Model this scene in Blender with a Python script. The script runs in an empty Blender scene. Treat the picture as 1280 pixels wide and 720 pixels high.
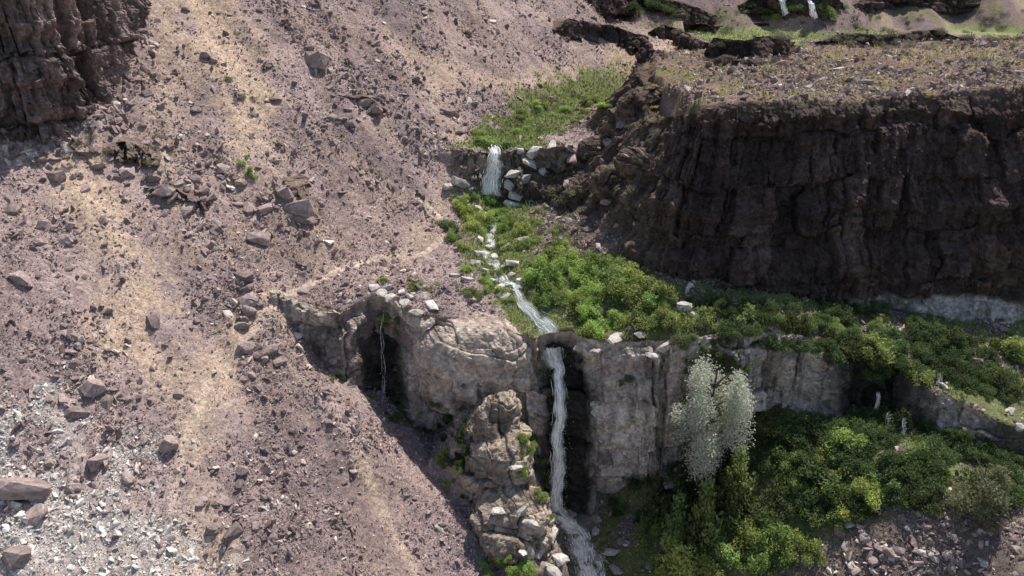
import bpy, bmesh, math, random, time
import numpy as np
from mathutils import Vector, Matrix, Euler
T0=time.time()
rng=np.random.default_rng(7); random.seed(7)
scene=bpy.context.scene; col=scene.collection

# ------------------------------------------------ noise
def _h(ix,iy,iz,seed=0):
    h=(ix.astype(np.int64)*374761393+iy.astype(np.int64)*668265263+iz.astype(np.int64)*1440662683+seed*974711)&0xffffffff
    h=((h^(h>>13))*1274126177)&0xffffffff
    h=((h^(h>>16))*2246822519)&0xffffffff
    h=h^(h>>15)
    return (h&0xffffff)/float(0xffffff)
def vn(x,y,z=None,seed=0):
    x=np.asarray(x,float); y=np.asarray(y,float)
    z=np.zeros_like(x) if z is None else np.asarray(z,float)
    xi=np.floor(x);yi=np.floor(y);zi=np.floor(z)
    fx=x-xi;fy=y-yi;fz=z-zi
    fx=fx*fx*(3-2*fx);fy=fy*fy*(3-2*fy);fz=fz*fz*(3-2*fz)
    r=0
    for a in (0,1):
        for b in (0,1):
            for c in (0,1):
                w=(fx if a else 1-fx)*(fy if b else 1-fy)*(fz if c else 1-fz)
                r=r+w*_h(xi+a,yi+b,zi+c,seed)
    return r*2-1
def fbm(x,y,z=None,o=4,seed=0,g=.5):
    r=0;a=1;f=1;s=0
    for i in range(o):
        r=r+a*vn(x*f,y*f,None if z is None else z*f,seed+i*17); s+=a; a*=g; f*=2.03
    return r/s
def bricks(t,z,seed=0):
    # jointed rock: uneven rows, each row split in uneven blocks with tilted faces
    row=np.floor(z);fz=z-row
    o=row*0
    tt=t*(.7+.7*_h(row,o,o,seed))+_h(row,o,o,seed+1)*13
    tt=tt+.32*np.sin(tt*2.1+row)
    c=np.floor(tt);ft=tt-c
    ID=_h(row,c,o,seed+2);a=_h(row,c,o,seed+3)-.5;b=_h(row,c,o,seed+4)-.5
    e=np.minimum(np.minimum(ft,1-ft),np.minimum(fz,1-fz)*1.3)
    return ID,e,a*(ft-.5)+b*(fz-.5)
def ss(a,b,x):
    t=np.clip((x-a)/(b-a),0,1); return t*t*(3-2*t)
def smax(a,b,k=.8):
    h=np.clip(.5+.5*(a-b)/k,0,1); return b*(1-h)+a*h+k*h*(1-h)
def smin(a,b,k=.8): return -smax(-a,-b,k)

# ------------------------------------------------ terrain definition (metres; drone at the origin)
XS=([40,49.5,52,53.4,57.2,64.6,76,80,92,102,130,160,300],[7.2,5,3.7,3.1,1.3,-2.1,-1.9,-1.7,4,12,30,45,80])
def xs(y): return np.interp(y,*XS)
RIM=np.array([(-60,74),(-26,60),(-19,56.6),(-15,55.6),(-13.4,55.0),(-12.6,56.2),(-11.4,57.2),(-9.7,56.9),(-8.9,56.0),(-8.2,55.2),(-7,54.8),(-2.5,54.2),(2,52.8),(2.9,53.8),(4.5,53.8),(5.4,52.8),(8,52),(12.7,51.8),(17,52.6),(22,52.7),(25,51.6),(26.2,52.8),(29.5,52.2),(30.3,49.4),(35,46),(60,38),(120,30)])
def yr(x): return np.interp(x,RIM[:,0],RIM[:,1])
ARIM=([0,13.5,22,30,40,80,200],[61.5,61.5,62,64,65,68,75])
def yA(x): return np.interp(x,*ARIM)
def xl(y): return np.interp(y,[58,60,70,84,92],[14.5,14.5,12.4,12.5,14])
def H(x,y):
    x=np.asarray(x,float);y=np.asarray(y,float)
    a=(x*.669-y*.743); c=(x*.743+y*.669)
    L=-64.2-.45*x+.5*y
    L=L+.8*fbm(x/16,y/16,o=3,seed=3)+.55*fbm(a/9,c/2.6,o=3,seed=5)+.5*ss(40,90,y)*fbm(x/7,y/7,o=3,seed=31)+.35*np.maximum(0,fbm(x/3.5,y/3.5,o=4,seed=33))
    L2=np.minimum(L,-15-(x-14)*.2+.8*fbm(x/9,y/9,o=3,seed=8))
    L=np.where(x>14,smin(L,L2,1.5),smin(L,np.full_like(L,-13.8)+np.maximum(0,14-x)*.9,2))
    L=smin(L,4+fbm(x/20,y/20,seed=4),2)
    st=np.interp(y,[40,52,57,65,75.8,77.4,92,110,150,165,175,200,260],[-30.4,-29.5,-28.5,-27,-25.5,-21.2,-19.7,-19.5,-19.6,-19.6,-18.5,-17,-16])
    dx=x-xs(y)
    side=np.where(dx>0,np.minimum(.06*dx,.5+1.6*ss(62,80,y)),.06*-dx)*(np.abs(dx)<60)*ss(120,90,y)
    U=st+side+.6*fbm(x/4,y/4,o=4,seed=9)-.55*np.exp(-(dx/1.0)**2)
    U=U+.9*ss(2,8,dx)*ss(50,58,y)*ss(75,66,y)-(2.3*ss(18,30,x)+1.4*ss(29,40,x))*(y<70)
    U=np.maximum(U,-22.8-1.0*np.hypot((x-9.5),(y-67)*.6)+1.2*fbm(x/2.2,y/2.2,o=4,seed=29))
    U=U+ss(112,130,y)*(.9*fbm(x/7,y/9,o=4,seed=71)+.5*ss(0,.12,fbm(x/14,y/11,o=3,seed=72)))
    far=-19.5+.5*np.maximum(0,y-156-18*fbm(x/15,y/60,o=3,seed=12)-np.where(x<30,-10,0))+.7*fbm(x/4,y/6,o=4,seed=73)*ss(150,160,y)
    far=smin(far,-13+.3*fbm(x/10,y/10,seed=6)+np.zeros_like(x),1.0)
    far=np.where(y>181,far+np.minimum(9,(y-181)*3),far)
    U=np.maximum(U,np.where(y>130,far,-99))
    up=smax(L,U,.7)
    zt=-14.1+.055*np.clip(x-13,0,60)+.9*fbm(x/6,y/6,o=5,seed=14)+.02*(y-62)
    e=.7*fbm(x/3,y/3,o=3,seed=19)
    B=np.minimum(np.minimum(zt,zt+6*(y-yA(x)-1.8+e)),np.minimum(zt+3*(x-xl(y)-2.4+e),zt+.7*(90-y+2*e)))
    up=np.maximum(up,B)
    d=(x+17.6)*.49+(y-52.6)*.871
    Lp=L-.8*np.maximum(0,d)*ss(-18.5,-15,x)
    zc=np.interp(y,[0,30,42,47.5,49.5,52,60],[-62,-53,-48.2,-46,-45.3,-44.5,-44])
    xc=xs(y)
    G=zc+np.where(x>xc,.62*np.maximum(0,x-xc-1),.6*np.maximum(0,xc-x-1))
    G=G+.6*fbm(x/4,y/4,o=4,seed=22)*ss(0,3,np.abs(x-xc))
    G=smin(G,np.full_like(G,-34.6)+.25*fbm(x/3,y/3,seed=2),2)
    t=np.clip(((x+1.3)*2.6+(y-50.8)*-6.8)/(2.6**2+6.8**2),0,1)
    rx=x+1.3-2.6*t
    rd=np.hypot(rx,y-50.8+6.8*t)
    zr=-33.5-8.5*t
    R=zr+1.3*fbm(x/1.3,y/1.3,o=4,seed=23)-np.where(rx>0,3.6,1.3)*np.maximum(0,rd-1.3-.9*t)
    lo=smax(np.maximum(smax(Lp,G,.8),R),G,.1)
    s=ss(.1,.9,y-yr(x))
    z=lo*(1-s)+up*s
    k=ss(-17,-19.5,x)
    z=z*(1-k)+np.maximum(L,np.where(y>yr(x),up,L))*k
    return z
def Hd(x,y):
    z=H(x,y)
    rough=.11*fbm(x/1.1,y/1.1,o=3,seed=41)+.08*vn(x/.3,y/.3,seed=42)
    return z+rough
def axis(segs):
    out=[segs[0][0]]
    for a,b,s0,s1 in segs:
        p=a
        while p<b:
            p+=s0+(s1-s0)*(p-a)/(b-a); out.append(min(p,b))
    return np.unique(np.array(out))
ax=axis([(-420,-70,40,3),(-70,-42,2.5,.22),(-42,42,.16,.16),(42,80,.2,.7),(80,120,.7,2),(120,420,2,50)])
ay=axis([(-150,18,30,3),(18,26,1.5,.2),(26,95,.15,.17),(95,190,.25,.5),(190,600,1,50)])
X,Y=np.meshgrid(ax,ay)
Z=Hd(X.ravel(),Y.ravel()).reshape(X.shape)
def HG(x,y):
    x=np.asarray(x,float);y=np.asarray(y,float)
    i=np.clip(np.searchsorted(ax,x)-1,0,len(ax)-2);j=np.clip(np.searchsorted(ay,y)-1,0,len(ay)-2)
    fx=np.clip((x-ax[i])/(ax[i+1]-ax[i]),0,1);fy=np.clip((y-ay[j])/(ay[j+1]-ay[j]),0,1)
    return Z[j,i]*(1-fx)*(1-fy)+Z[j,i+1]*fx*(1-fy)+Z[j+1,i]*(1-fx)*fy+Z[j+1,i+1]*fx*fy
F=985.;P=math.radians(25)
def ray(u,v):
    dx=(u-640)/F;dy=(360-v)/F
    return np.array([dx,math.cos(P)+math.sin(P)*dy,-math.sin(P)+math.cos(P)*dy])
def hit(u,v):
    d=ray(u,v); t=np.arange(22,330,.2)
    p=d[None]*t[:,None]; b=p[:,2]<HG(p[:,0],p[:,1])
    k=np.argmax(b) if b.any() else len(t)-1
    return p[k]

# ------------------------------------------------ mesh helpers
def mk(name,co,faces,color=None,smooth=False,mat=None,link=True):
    co=np.asarray(co,np.float32);faces=np.asarray(faces,np.int32)
    me=bpy.data.meshes.new(name); n=len(co);m,k=faces.shape
    me.vertices.add(n);me.vertices.foreach_set('co',co.ravel())
    me.loops.add(m*k);me.loops.foreach_set('vertex_index',faces.ravel())
    me.polygons.add(m);me.polygons.foreach_set('loop_start',np.arange(0,m*k,k,dtype=np.int32))
    me.polygons.foreach_set('loop_total',np.full(m,k,np.int32))
    me.polygons.foreach_set('use_smooth',np.full(m,smooth,bool))
    me.update(calc_edges=True)
    if color is not None:
        c=np.ones((n,4),np.float32);c[:,:3]=color
        at=me.color_attributes.new('Col','FLOAT_COLOR','POINT');at.data.foreach_set('color',c.ravel())
    if mat: me.materials.append(mat)
    ob=bpy.data.objects.new(name,me)
    if link: col.objects.link(ob)
    return ob
def gridfaces(nr,nc):
    i=np.arange(nr*nc).reshape(nr,nc)
    return np.stack([i[:-1,:-1],i[:-1,1:],i[1:,1:],i[1:,:-1]],-1).reshape(-1,4)
def lin(r,g,b):
    f=lambda c:(c/255/12.92 if c<=10 else ((c/255+.055)/1.055)**2.4)
    return np.array([f(r),f(g),f(b)])

# ------------------------------------------------ materials
def newmat(name):
    m=bpy.data.materials.new(name);m.use_nodes=True
    nt=m.node_tree;b=nt.nodes['Principled BSDF'];return m,nt,b
def earth(name,sc=3.,lo=.65,hi=1.35,bump=.5,bd=.08,rough=.95,vor=0,rand=False,base=None):
    m,nt,b=newmat(name);N=nt.nodes.new;Lk=nt.links.new
    tc=N('ShaderNodeTexCoord')
    n1=N('ShaderNodeTexNoise');n1.inputs['Scale'].default_value=sc;n1.inputs['Detail'].default_value=8;n1.inputs['Roughness'].default_value=.7
    Lk(tc.outputs['Object'],n1.inputs['Vector'])
    mr=N('ShaderNodeMapRange');mr.inputs[1].default_value=.3;mr.inputs[2].default_value=.7;mr.inputs[3].default_value=lo;mr.inputs[4].default_value=hi
    Lk(n1.outputs['Fac'],mr.inputs[0]); fac=mr.outputs[0]
    v=N('ShaderNodeTexVoronoi');v.inputs['Scale'].default_value=sc*2.6;Lk(tc.outputs['Object'],v.inputs['Vector'])
    sp=N('ShaderNodeSeparateColor');Lk(v.outputs['Color'],sp.inputs[0])
    mv=N('ShaderNodeMapRange');mv.inputs[3].default_value=1-.28;mv.inputs[4].default_value=1+.28;Lk(sp.outputs[0],mv.inputs[0])
    mu=N('ShaderNodeMath');mu.operation='MULTIPLY';Lk(fac,mu.inputs[0]);Lk(mv.outputs[0],mu.inputs[1]);fac=mu.outputs[0]
    if rand:
        oi=N('ShaderNodeObjectInfo');m3=N('ShaderNodeMapRange');m3.inputs[3].default_value=.7;m3.inputs[4].default_value=1.3
        Lk(oi.outputs['Random'],m3.inputs[0]);mm=N('ShaderNodeMath');mm.operation='MULTIPLY';Lk(fac,mm.inputs[0]);Lk(m3.outputs[0],mm.inputs[1]);fac=mm.outputs[0]
    vm=N('ShaderNodeVectorMath');vm.operation='SCALE';Lk(fac,vm.inputs['Scale'])
    if base is None:
        at=N('ShaderNodeAttribute');at.attribute_name='Col';Lk(at.outputs['Color'],vm.inputs[0])
    else:
        vm.inputs[0].default_value=tuple(base)
    Lk(vm.outputs[0],b.inputs['Base Color'])
    b.inputs['Roughness'].default_value=rough;b.inputs['Specular IOR Level'].default_value=.15
    bp=N('ShaderNodeBump');bp.inputs['Strength'].default_value=bump;bp.inputs['Distance'].default_value=bd
    h=n1.outputs['Fac']
    if vor:
        ad=N('ShaderNodeMath');ad.operation='ADD';Lk(n1.outputs['Fac'],ad.inputs[0])
        mvv=N('ShaderNodeMath');mvv.operation='MULTIPLY';mvv.inputs[1].default_value=vor;Lk(sp.outputs[1],mvv.inputs[0]);Lk(mvv.outputs[0],ad.inputs[1]);h=ad.outputs[0]
    Lk(h,bp.inputs['Height']);Lk(bp.outputs[0],b.inputs['Normal'])
    return m
M_ground=earth('scree_ground',2.8,.65,1.35,.9,.12,vor=.7)
M_cliff=earth('basalt',1.6,.6,1.4,1.,.25,vor=.3)
M_stone=earth('loose_stone',3.,.8,1.2,.4,.05)
M_boulder=earth('boulder_basalt',2.2,.7,1.3,.6,.07,rand=True,base=lin(158,139,132))
M_boulderp=earth('boulder_pale',2.2,.7,1.25,.6,.07,rand=True,base=lin(194,185,175))
def leafmat(name,c,var=.35,trans=.45):
    m,nt,b=newmat(name);N=nt.nodes.new;Lk=nt.links.new
    at=N('ShaderNodeAttribute');at.attribute_name='Col'
    oi=N('ShaderNodeObjectInfo');mr=N('ShaderNodeMapRange');mr.inputs[3].default_value=1-var;mr.inputs[4].default_value=1+var;Lk(oi.outputs['Random'],mr.inputs[0])
    hs=N('ShaderNodeHueSaturation');mh=N('ShaderNodeMapRange');mh.inputs[3].default_value=.47;mh.inputs[4].default_value=.525
    mm=N('ShaderNodeMath');mm.operation='FRACT';m7=N('ShaderNodeMath');m7.operation='MULTIPLY';m7.inputs[1].default_value=7.3
    Lk(oi.outputs['Random'],m7.inputs[0]);Lk(m7.outputs[0],mm.inputs[0]);Lk(mm.outputs[0],mh.inputs[0]);Lk(mh.outputs[0],hs.inputs['Hue'])
    Lk(mr.outputs[0],hs.inputs['Value'])
    mx=N('ShaderNodeVectorMath');mx.operation='MULTIPLY';mx.inputs[1].default_value=tuple(c);Lk(at.outputs['Color'],mx.inputs[0]);Lk(mx.outputs[0],hs.inputs['Color'])
    Lk(hs.outputs[0],b.inputs['Base Color']);b.inputs['Roughness'].default_value=.6;b.inputs['Specular IOR Level'].default_value=.25
    tr=N('ShaderNodeBsdfTranslucent');Lk(hs.outputs[0],tr.inputs[0]);ms=N('ShaderNodeMixShader');ms.inputs[0].default_value=trans
    Lk(b.outputs[0],ms.inputs[1]);Lk(tr.outputs[0],ms.inputs[2]);Lk(ms.outputs[0],nt.nodes['Material Output'].inputs[0])
    return m
M_green=leafmat('leaf_green',(.27,.35,.12))
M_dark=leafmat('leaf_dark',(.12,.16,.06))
M_bright=leafmat('leaf_bright',(.37,.47,.14))
M_silver=leafmat('leaf_silver',(.60,.63,.51),.1,.45)
M_olive=leafmat('leaf_olive',(.26,.29,.15),.1)
M_sage=leafmat('leaf_sage',(.28,.26,.18),.3)
M_yellow=leafmat('leaf_yellow',(.48,.46,.13),.3)
M_grass=leafmat('grass_blades',(.30,.35,.14),.0)
M_bark=earth('bark',6,.6,1.3,.6,.03,base=(.14,.11,.09))

# ------------------------------------------------ ground colouring
xf=X.ravel();yf=Y.ravel();zf=Z.ravel()
def pdist(x,y,pts):
    d=np.full(x.shape,1e9)
    for (a,b) in zip(pts[:-1],pts[1:]):
        ab=b-a;L2=(ab**2).sum()+1e-9
        t=np.clip(((x-a[0])*ab[0]+(y-a[1])*ab[1])/L2,0,1)
        d=np.minimum(d,np.hypot(x-a[0]-ab[0]*t,y-a[1]-ab[1]*t))
    return d
def W(pl): return np.array([hit(u,v)[:2] for u,v in pl])
bands=[([(240,2),(285,60),(310,120),(295,170)],2.3,1),([(85,205),(130,270),(165,340),(160,420)],2.1,1.0),
 ([(180,430),(250,500),(240,590),(270,715)],1.4,.8),([(330,385),(280,430),(280,490)],1.1,.8),([(500,60),(560,140),(585,195)],1.5,.6),
 ([(555,235),(525,300),(470,345)],1.0,.4),([(560,90),(640,110),(740,90)],1.6,.8),([(830,75),(880,110),(940,125)],2,.7),([(440,560),(480,650),(520,718)],.35,.6),
 ([(0,185),(60,200),(120,190)],1.6,.7),([(330,200),(400,300),(420,330)],1.0,.35),([(770,85),(850,60),(830,35)],3,.9),([(410,180),(470,230),(500,250)],1.,.4),([(200,10),(230,90),(200,170),(240,300)],1.6,.5)]
aa=(xf*.669-yf*.743);cc=(xf*.743+yf*.669)
nz=fbm(xf/1.6,yf/1.6,o=5,seed=51);nzl=fbm(aa/6,cc/2.2,o=5,seed=52)
sand=np.zeros_like(xf)
for pl,w,k in bands:
    d=pdist(xf,yf,W(pl)); sand=np.maximum(sand,k*ss(1.8,.1,d/w+1.6*nz+.8*nzl))
leftz=(-64.2-.45*xf+.5*yf>zf-1.8)
sand=np.maximum(sand,.25*ss(.12,.5,nzl)*leftz)
trailp=W([(352,378),(372,362),(400,350),(430,334),(465,324),(500,320),(532,318),(548,304),(554,290),(550,272),(536,258),(520,245)])
trail=ss(.4,.22,pdist(xf,yf,trailp)+.05*nz)*.7
trail=np.maximum(trail,.55*ss(.42,.2,pdist(xf,yf,W([(352,378),(330,400),(300,430),(262,480),(228,560),(215,640),(222,715)]))+.15*nz))
trail=np.maximum(trail,.3*ss(.4,.2,pdist(xf,yf,W([(345,440),(390,490),(440,540),(470,620),(520,715)]))+.15*nz))
palec=hit(60,690)
pale=ss(11.,2.5,np.hypot((xf-palec[0])*.75,(yf-palec[1])*1.1)+8*nz)
dst=xf-xs(yf)
green=ss(3.4,1.4,np.where(dst>0,dst*.55,-dst)+1.5*nz)*ss(52,54,yf)*ss(79,75,yf)
green=np.maximum(green,ss(5.5,3,np.abs(xf-xs(yf)-1)+3.5*nz)*ss(77,79,yf)*ss(112,100,yf))
green=np.maximum(green,ss(-.6,.2,nz)*(xf>4)*(xf<60)*ss(-24,-26,zf)*ss(44,46,yf)*(yf<62)*.9)
lowr=(xf>7)*(xf<60)*(zf<-31)*ss(41.5,43.5,yf+.0*xf)*(yf<53)
green=np.maximum(green,lowr*ss(-.7,.0,nz)*.95)
farg=ss(116,124,yf)*ss(174,160,yf)*ss(-17.6,-19.,zf)
farg=farg*ss(-.15,.3,fbm(xf/10,yf/5,o=4,seed=55)+.12)
cP=lin(165,143,137);cP2=lin(136,117,114);cS=lin(204,176,150);cT=lin(208,185,163);cW=lin(200,192,183);cG=lin(104,112,62);
mixv=lambda a,b,t:a*(1-t[:,None])+b*t[:,None]
C=mixv(np.tile(cP,(len(xf),1)),cP2,ss(-.3,.4,fbm(aa/5,cc/3,o=5,seed=57)))
C=mixv(C,lin(160,136,122),ss(.0,.5,fbm(xf/9,yf/9,o=4,seed=59))*leftz*.5)
C=mixv(C,cS,np.clip(sand,0,1)*.8)
C=mixv(C,cW,pale*.5)
onb=ss(-16,-14.5,zf)*(yf<92)*(xf>8)
C=mixv(C,lin(126,104,90),onb*.9)
C=mixv(C,lin(158,138,104),onb*ss(0.05,.4,nz)*.6)
C=mixv(C,lin(120,120,68),onb*ss(.15,.45,fbm(xf/3,yf/3,o=4,seed=61))*.6)
fz_=ss(128,142,yf)
C=mixv(C,lin(128,108,105),fz_*.8)
C=mixv(C,lin(168,148,124),fz_*ss(0,.4,fbm(xf/6,yf/9,o=5,seed=62))*.8)
C=mixv(C,lin(116,116,72),fz_*ss(.1,.45,fbm(xf/5,yf/6,o=5,seed=63))*.7)
lowc=((zf<-30.5)&~leftz)*1.
C=mixv(C,lin(118,106,95),lowc)
C=mixv(C,lin(118,102,89),ss(2.5,4,xf)*ss(58,60,yf)*(yf<76)*ss(-15,-17,zf)*.9)
C=mixv(C,lin(114,102,94),(xf>7)*ss(-24,-26,zf)*(yf<62)*(yf>44)*.8)
C=mixv(C,cT,trail)
C=mixv(C,cG,np.clip(green,0,1)*.85)
C=mixv(C,lin(138,148,88),farg*.8)
C=C*(1+.25*nz[:,None])
ground=mk('terrain',np.stack([xf,yf,zf],1),gridfaces(len(ay),len(ax)),C,True,M_ground)
if ground.data.polygons[0].normal.z<0: ground.data.flip_normals()
ground['kind']='structure';ground['label']='canyon ground of purple brown talus and tan sand'
print('terrain',len(xf),time.time()-T0)

# ------------------------------------------------ cliffs
def cliff(name,rim,base,res,c1,c2,f=(.5,.45),amp=.5,big=.8,strata=.3,bulge=0,seed=0,cap=1.6,pale=None,colamp=1,topc=None,smoothn=9,label='',crack=1,topj=1.,fine=.12,warp=1.):
    rim=np.array(rim,float);base=np.array(base,float)
    seg=np.hypot(*(np.diff((rim[:,:2]+base[:,:2])/2,axis=0).T));s=np.r_[0,np.cumsum(seg)];L=s[-1];n=int(L/res)+2
    tt=np.linspace(0,L,n);R=np.stack([np.interp(tt,s,rim[:,i]) for i in range(3)],1);Bs=np.stack([np.interp(tt,s,base[:,i]) for i in range(3)],1)
    tg=np.gradient((R+Bs)[:,:2],axis=0);k=np.ones(smoothn)/smoothn
    tg=np.stack([np.convolve(np.pad(tg[:,i],smoothn//2,mode='edge'),k,'valid') for i in (0,1)],1)
    tg/=np.linalg.norm(tg,axis=1)[:,None]+1e-9; nn=np.stack([tg[:,1],-tg[:,0],0*tg[:,0]],1)
    hmax=(R[:,2]-Bs[:,2]).max();nr=int(hmax/res)+2
    rows=[]
    ncap=max(3,int(cap/res/1.3))
    for i in range(ncap):
        q=1-i/ncap
        p=R-nn*cap*q; zz=HG(p[:,0],p[:,1]); p[:,2]=np.where(q>.5,zz-.25*(q),R[:,2]*(1-q)+zz*q)
        rows.append((p,np.full(n,(1-q)*.6)))
    for i in range(nr):
        q=i/(nr-1); h=q
        p=R*(1-h)+Bs*h; p=p+nn*(bulge*math.sin(math.pi*min(1,q*1.1))**.8)
        rows.append((p,np.full(n,min(1,.6+q*6))))
    Pp=np.array([r[0] for r in rows]);Wt=np.array([r[1] for r in rows]);NN=np.tile(nn,(len(rows),1,1))
    x,y,z=Pp[...,0].ravel(),Pp[...,1].ravel(),Pp[...,2].ravel()
    T=np.tile(tt,len(rows))
    wt=T+warp*(.5*fbm(T/1.6,z/1.6,o=3,seed=seed+9)+.25*z*fbm(T/9,z*0,seed=seed+11));wz=z+warp*(1.1*fbm(T/5,z/9,o=3,seed=seed+10)+.3*fbm(T/1.3,z/1.3,o=3,seed=seed+12))
    ID,e1,tl=bricks(wt*f[0],wz*f[1],seed)
    ID2,e2,tl2=bricks(wt*f[0]*2.6+3,wz*f[1]*2.3+.4,seed+5)
    ID3,e3,tl3=bricks(wt*f[0]*6+3,wz*f[1]*5+.4,seed+15)
    d=big*fbm(x/5,y/5,z/6,o=3,seed=seed+1)+amp*(ID-.5)*1.2+amp*1.3*tl+amp*.6*(ID2-.5)+amp*.6*tl2+amp*.3*(ID3-.5)+amp*.3*tl3
    d-=amp*.3*crack*ss(.07,0,e1)
    d+=strata*.9*vn(x*0+3.3,y*0,wz*.8,seed+4)+strata*.5*vn(x*0+7.3,y*0,wz*2.1,seed+14)
    d+=fine*1.5*fbm(x*1.2,y*1.2,z*1.2,o=5,seed=seed+6,g=.62)
    w=Wt.ravel()
    co=np.stack([x,y,z],1)+NN.reshape(-1,3)*(d*w)[:,None]
    co[:,2]+=topj*(.45*(ID-.5)+.3*fbm(x/1.2,y/1.2,seed=seed+7)+.5*fbm(x/4,y/4,o=3,seed=seed+21))*w
    t=np.clip(.5+.7*fbm(x/4,y/4,z/3,o=4,seed=seed+8)+.35*(ID-.5),0,1)
    C=c1*(1-t[:,None])+c2*t[:,None]
    C=C*(1+colamp*(.35*(ID2-.5)+.3*(ID-.5)+.25*(ID3-.5)))[:,None]
    C=C*(1-.3*crack*ss(.06,0,e1))[:,None]
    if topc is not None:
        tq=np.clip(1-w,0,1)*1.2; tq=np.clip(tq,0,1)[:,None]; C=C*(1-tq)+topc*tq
    if pale is not None: C=pale(co,C,ID,ID2)
    ob=mk(name,co,gridfaces(len(rows),n),np.clip(C,.004,.9),False,M_cliff)
    ob['kind']='structure'
    if label: ob['label']=label
    return ob
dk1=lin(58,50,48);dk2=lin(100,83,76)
def palA(co,C,ID,ID2):
    x,y,z=co.T
    m=ss(26,30,x)*ss(-27.9,-28.4,z+.5*fbm(x/3,y/3,seed=77)+.06*(x-30))
    C=C*(1-m[:,None])+lin(176,166,156)*(.6+.7*ID2[:,None])*m[:,None]
    m=ss(.1,.6,fbm(x/5,y/5,z/5,seed=78))*.5
    C=C*(1-m[:,None])+lin(112,84,70)*m[:,None]
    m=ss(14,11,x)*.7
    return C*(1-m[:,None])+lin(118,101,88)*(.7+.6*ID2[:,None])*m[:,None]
def ztop(x,y): return float(HG(x,y))
ARX=[(16,92),(13.4,84),(12.4,76),(12.2,70.5),(12.6,67),(13.6,64.2),(15.4,62.6),(18.5,61.8),(22,62),(26,62.8),(30,64),(35,64.5),(40,65),(50,66),(66,67),(80,68)]
ABX=[(11,92),(8,85),(6.2,77),(5.4,70),(7.2,64.5),(10,60.3),(13.5,58.2),(18,57.6),(22,57.6),(26,57.6),(30,58),(35,58),(40,57.8),(50,58),(66,59),(80,60)]
zdrop=[0,-.6,-1.6,-2.0,-1.5,-.9,-.3]+[0]*9
rimA=[(x,y,ztop(x+(2.9 if i<6 else 1.5 if i==6 else 0),y+(2.4 if i>4 else 0))+.05+zdrop[i]) for i,(x,y) in enumerate(ARX)]
baseA=[(x,y,ztop(x-(.6 if i<5 else 0),y-(.6 if i>4 else 0))-1.2) for i,(x,y) in enumerate(ABX)]
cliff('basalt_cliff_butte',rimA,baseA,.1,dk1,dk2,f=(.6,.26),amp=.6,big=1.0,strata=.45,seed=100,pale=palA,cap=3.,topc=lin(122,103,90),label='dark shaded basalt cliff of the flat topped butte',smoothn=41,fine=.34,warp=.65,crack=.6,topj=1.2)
pts=[p for p in RIM if -19.5<p[0]<61]
rim=[];base=[]
for (x,y) in pts:
    rim.append((x,y,ztop(x,y+1.3)+.05))
    base.append((x,y-.9,min(ztop(x,y-2.0),ztop(x,y-1.0))-1.3))
rim=np.array(rim);base=np.array(base)
gr1=lin(160,144,133);gr2=lin(218,201,184)
def nz1(x,y,z): return fbm(x,y,z/2.5,o=3,seed=83)
def palB(co,C,ID,ID2):
    x,y,z=co.T
    wet=1.1*np.exp(-((x-4)/1.6)**4)*ss(-29.4,-30.3,z)+.93*np.exp(-((x+10.7)/2.0)**4)*ss(-29.2,-30.4,z)+.95*np.exp(-((x-27.8)/3.2)**6)+.8*np.exp(-((x-5.8)/1.3)**2)*ss(-31,-33,z)+.5*ss(13.5,15,x)*ss(18.5,17,x)+.5*ss(33,35,x)  # wet rock at falls and seeps, plus shade of slots and alcoves painted in
    wet=np.clip(wet+.35*nz1(x,y,z)*(wet>.1),0,.95)
    C=C*(1-wet[:,None])+lin(44,41,34)*wet[:,None]
    v=.6*ss(.1,.5,vn(x*1.3,y*1.3,z*.15,81))*ss(0,.5,fbm(x/4,y/4,z/5,seed=82)+.3)
    return C*(1-v[:,None]*.6)
cliff('ledge_cliff',rim,base,.085,gr1,gr2,f=(.34,.24),amp=.6,big=1.6,strata=.25,seed=200,cap=1.3,pale=palB,topc=lin(176,160,141),smoothn=15,label='grey layered rock ledge the waterfall drops over',crack=.7,topj=1.0,fine=.32)
BX=[(-62,50),(-50,56),(-44,58.6),(-40,61),(-37,62.6),(-35.8,65.5),(-35.2,68),(-34.6,71),(-34.6,76),(-36,83),(-42,92)]
rim=[];base=[]
for i,(x,y) in enumerate(BX):
    nx,ny=(-.45,.9) if i<4 else (-.95,.3)
    rim.append((x+nx*2.2,y+ny*2.2,3.5)); base.append((x,y,ztop(x,y)-1.2))
cliff('columnar_cliff',rim,base,.085,lin(84,72,69),lin(160,138,129),f=(.62,.2),amp=.95,big=1.2,strata=.25,seed=300,colamp=1.5,cap=4,label='reddish brown columnar basalt cliff above the talus slope',crack=1.4,fine=.45,warp=.3)
cliff('upper_falls_step',[(-7,78.6,-21),(-4,77.6,-20.8),(-2.4,77.2,-21.1),(-1.0,77.2,-21.1),(1.5,76.8,-20.6),(6,76,-20)],[(-7,75.9,-27),(-4,75.4,-27),(-2.4,76.0,-27),(-1,76.0,-27),(1.5,75.,-27),(6,74.,-27)],.1,lin(90,78,71),lin(146,131,118),f=(.5,.4),amp=1.0,big=1.6,seed=400,smoothn=3,cap=1,label='rocky step under the upper waterfall',fine=.4)
def bank(name,pix,h,dy,seed,c1=dk1,c2=dk2,res=.18,fl=(.35,.4),lab='low dark basalt ledge on the upper slope'):
    p=[hit(u,v) for u,v in pix]
    rim=[(q[0],q[1]+dy,q[2]+h*(1 if 0<i<len(p)-1 else .2)) for i,q in enumerate(p)];base=[(q[0],q[1],q[2]-1) for q in p]
    return cliff(name,rim,base,res,c1,c2,f=fl,amp=.9,big=1.0,strata=.3,seed=seed,cap=4,smoothn=5,label=lab,fine=.3,topc=lin(130,110,98),topj=.7)
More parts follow.
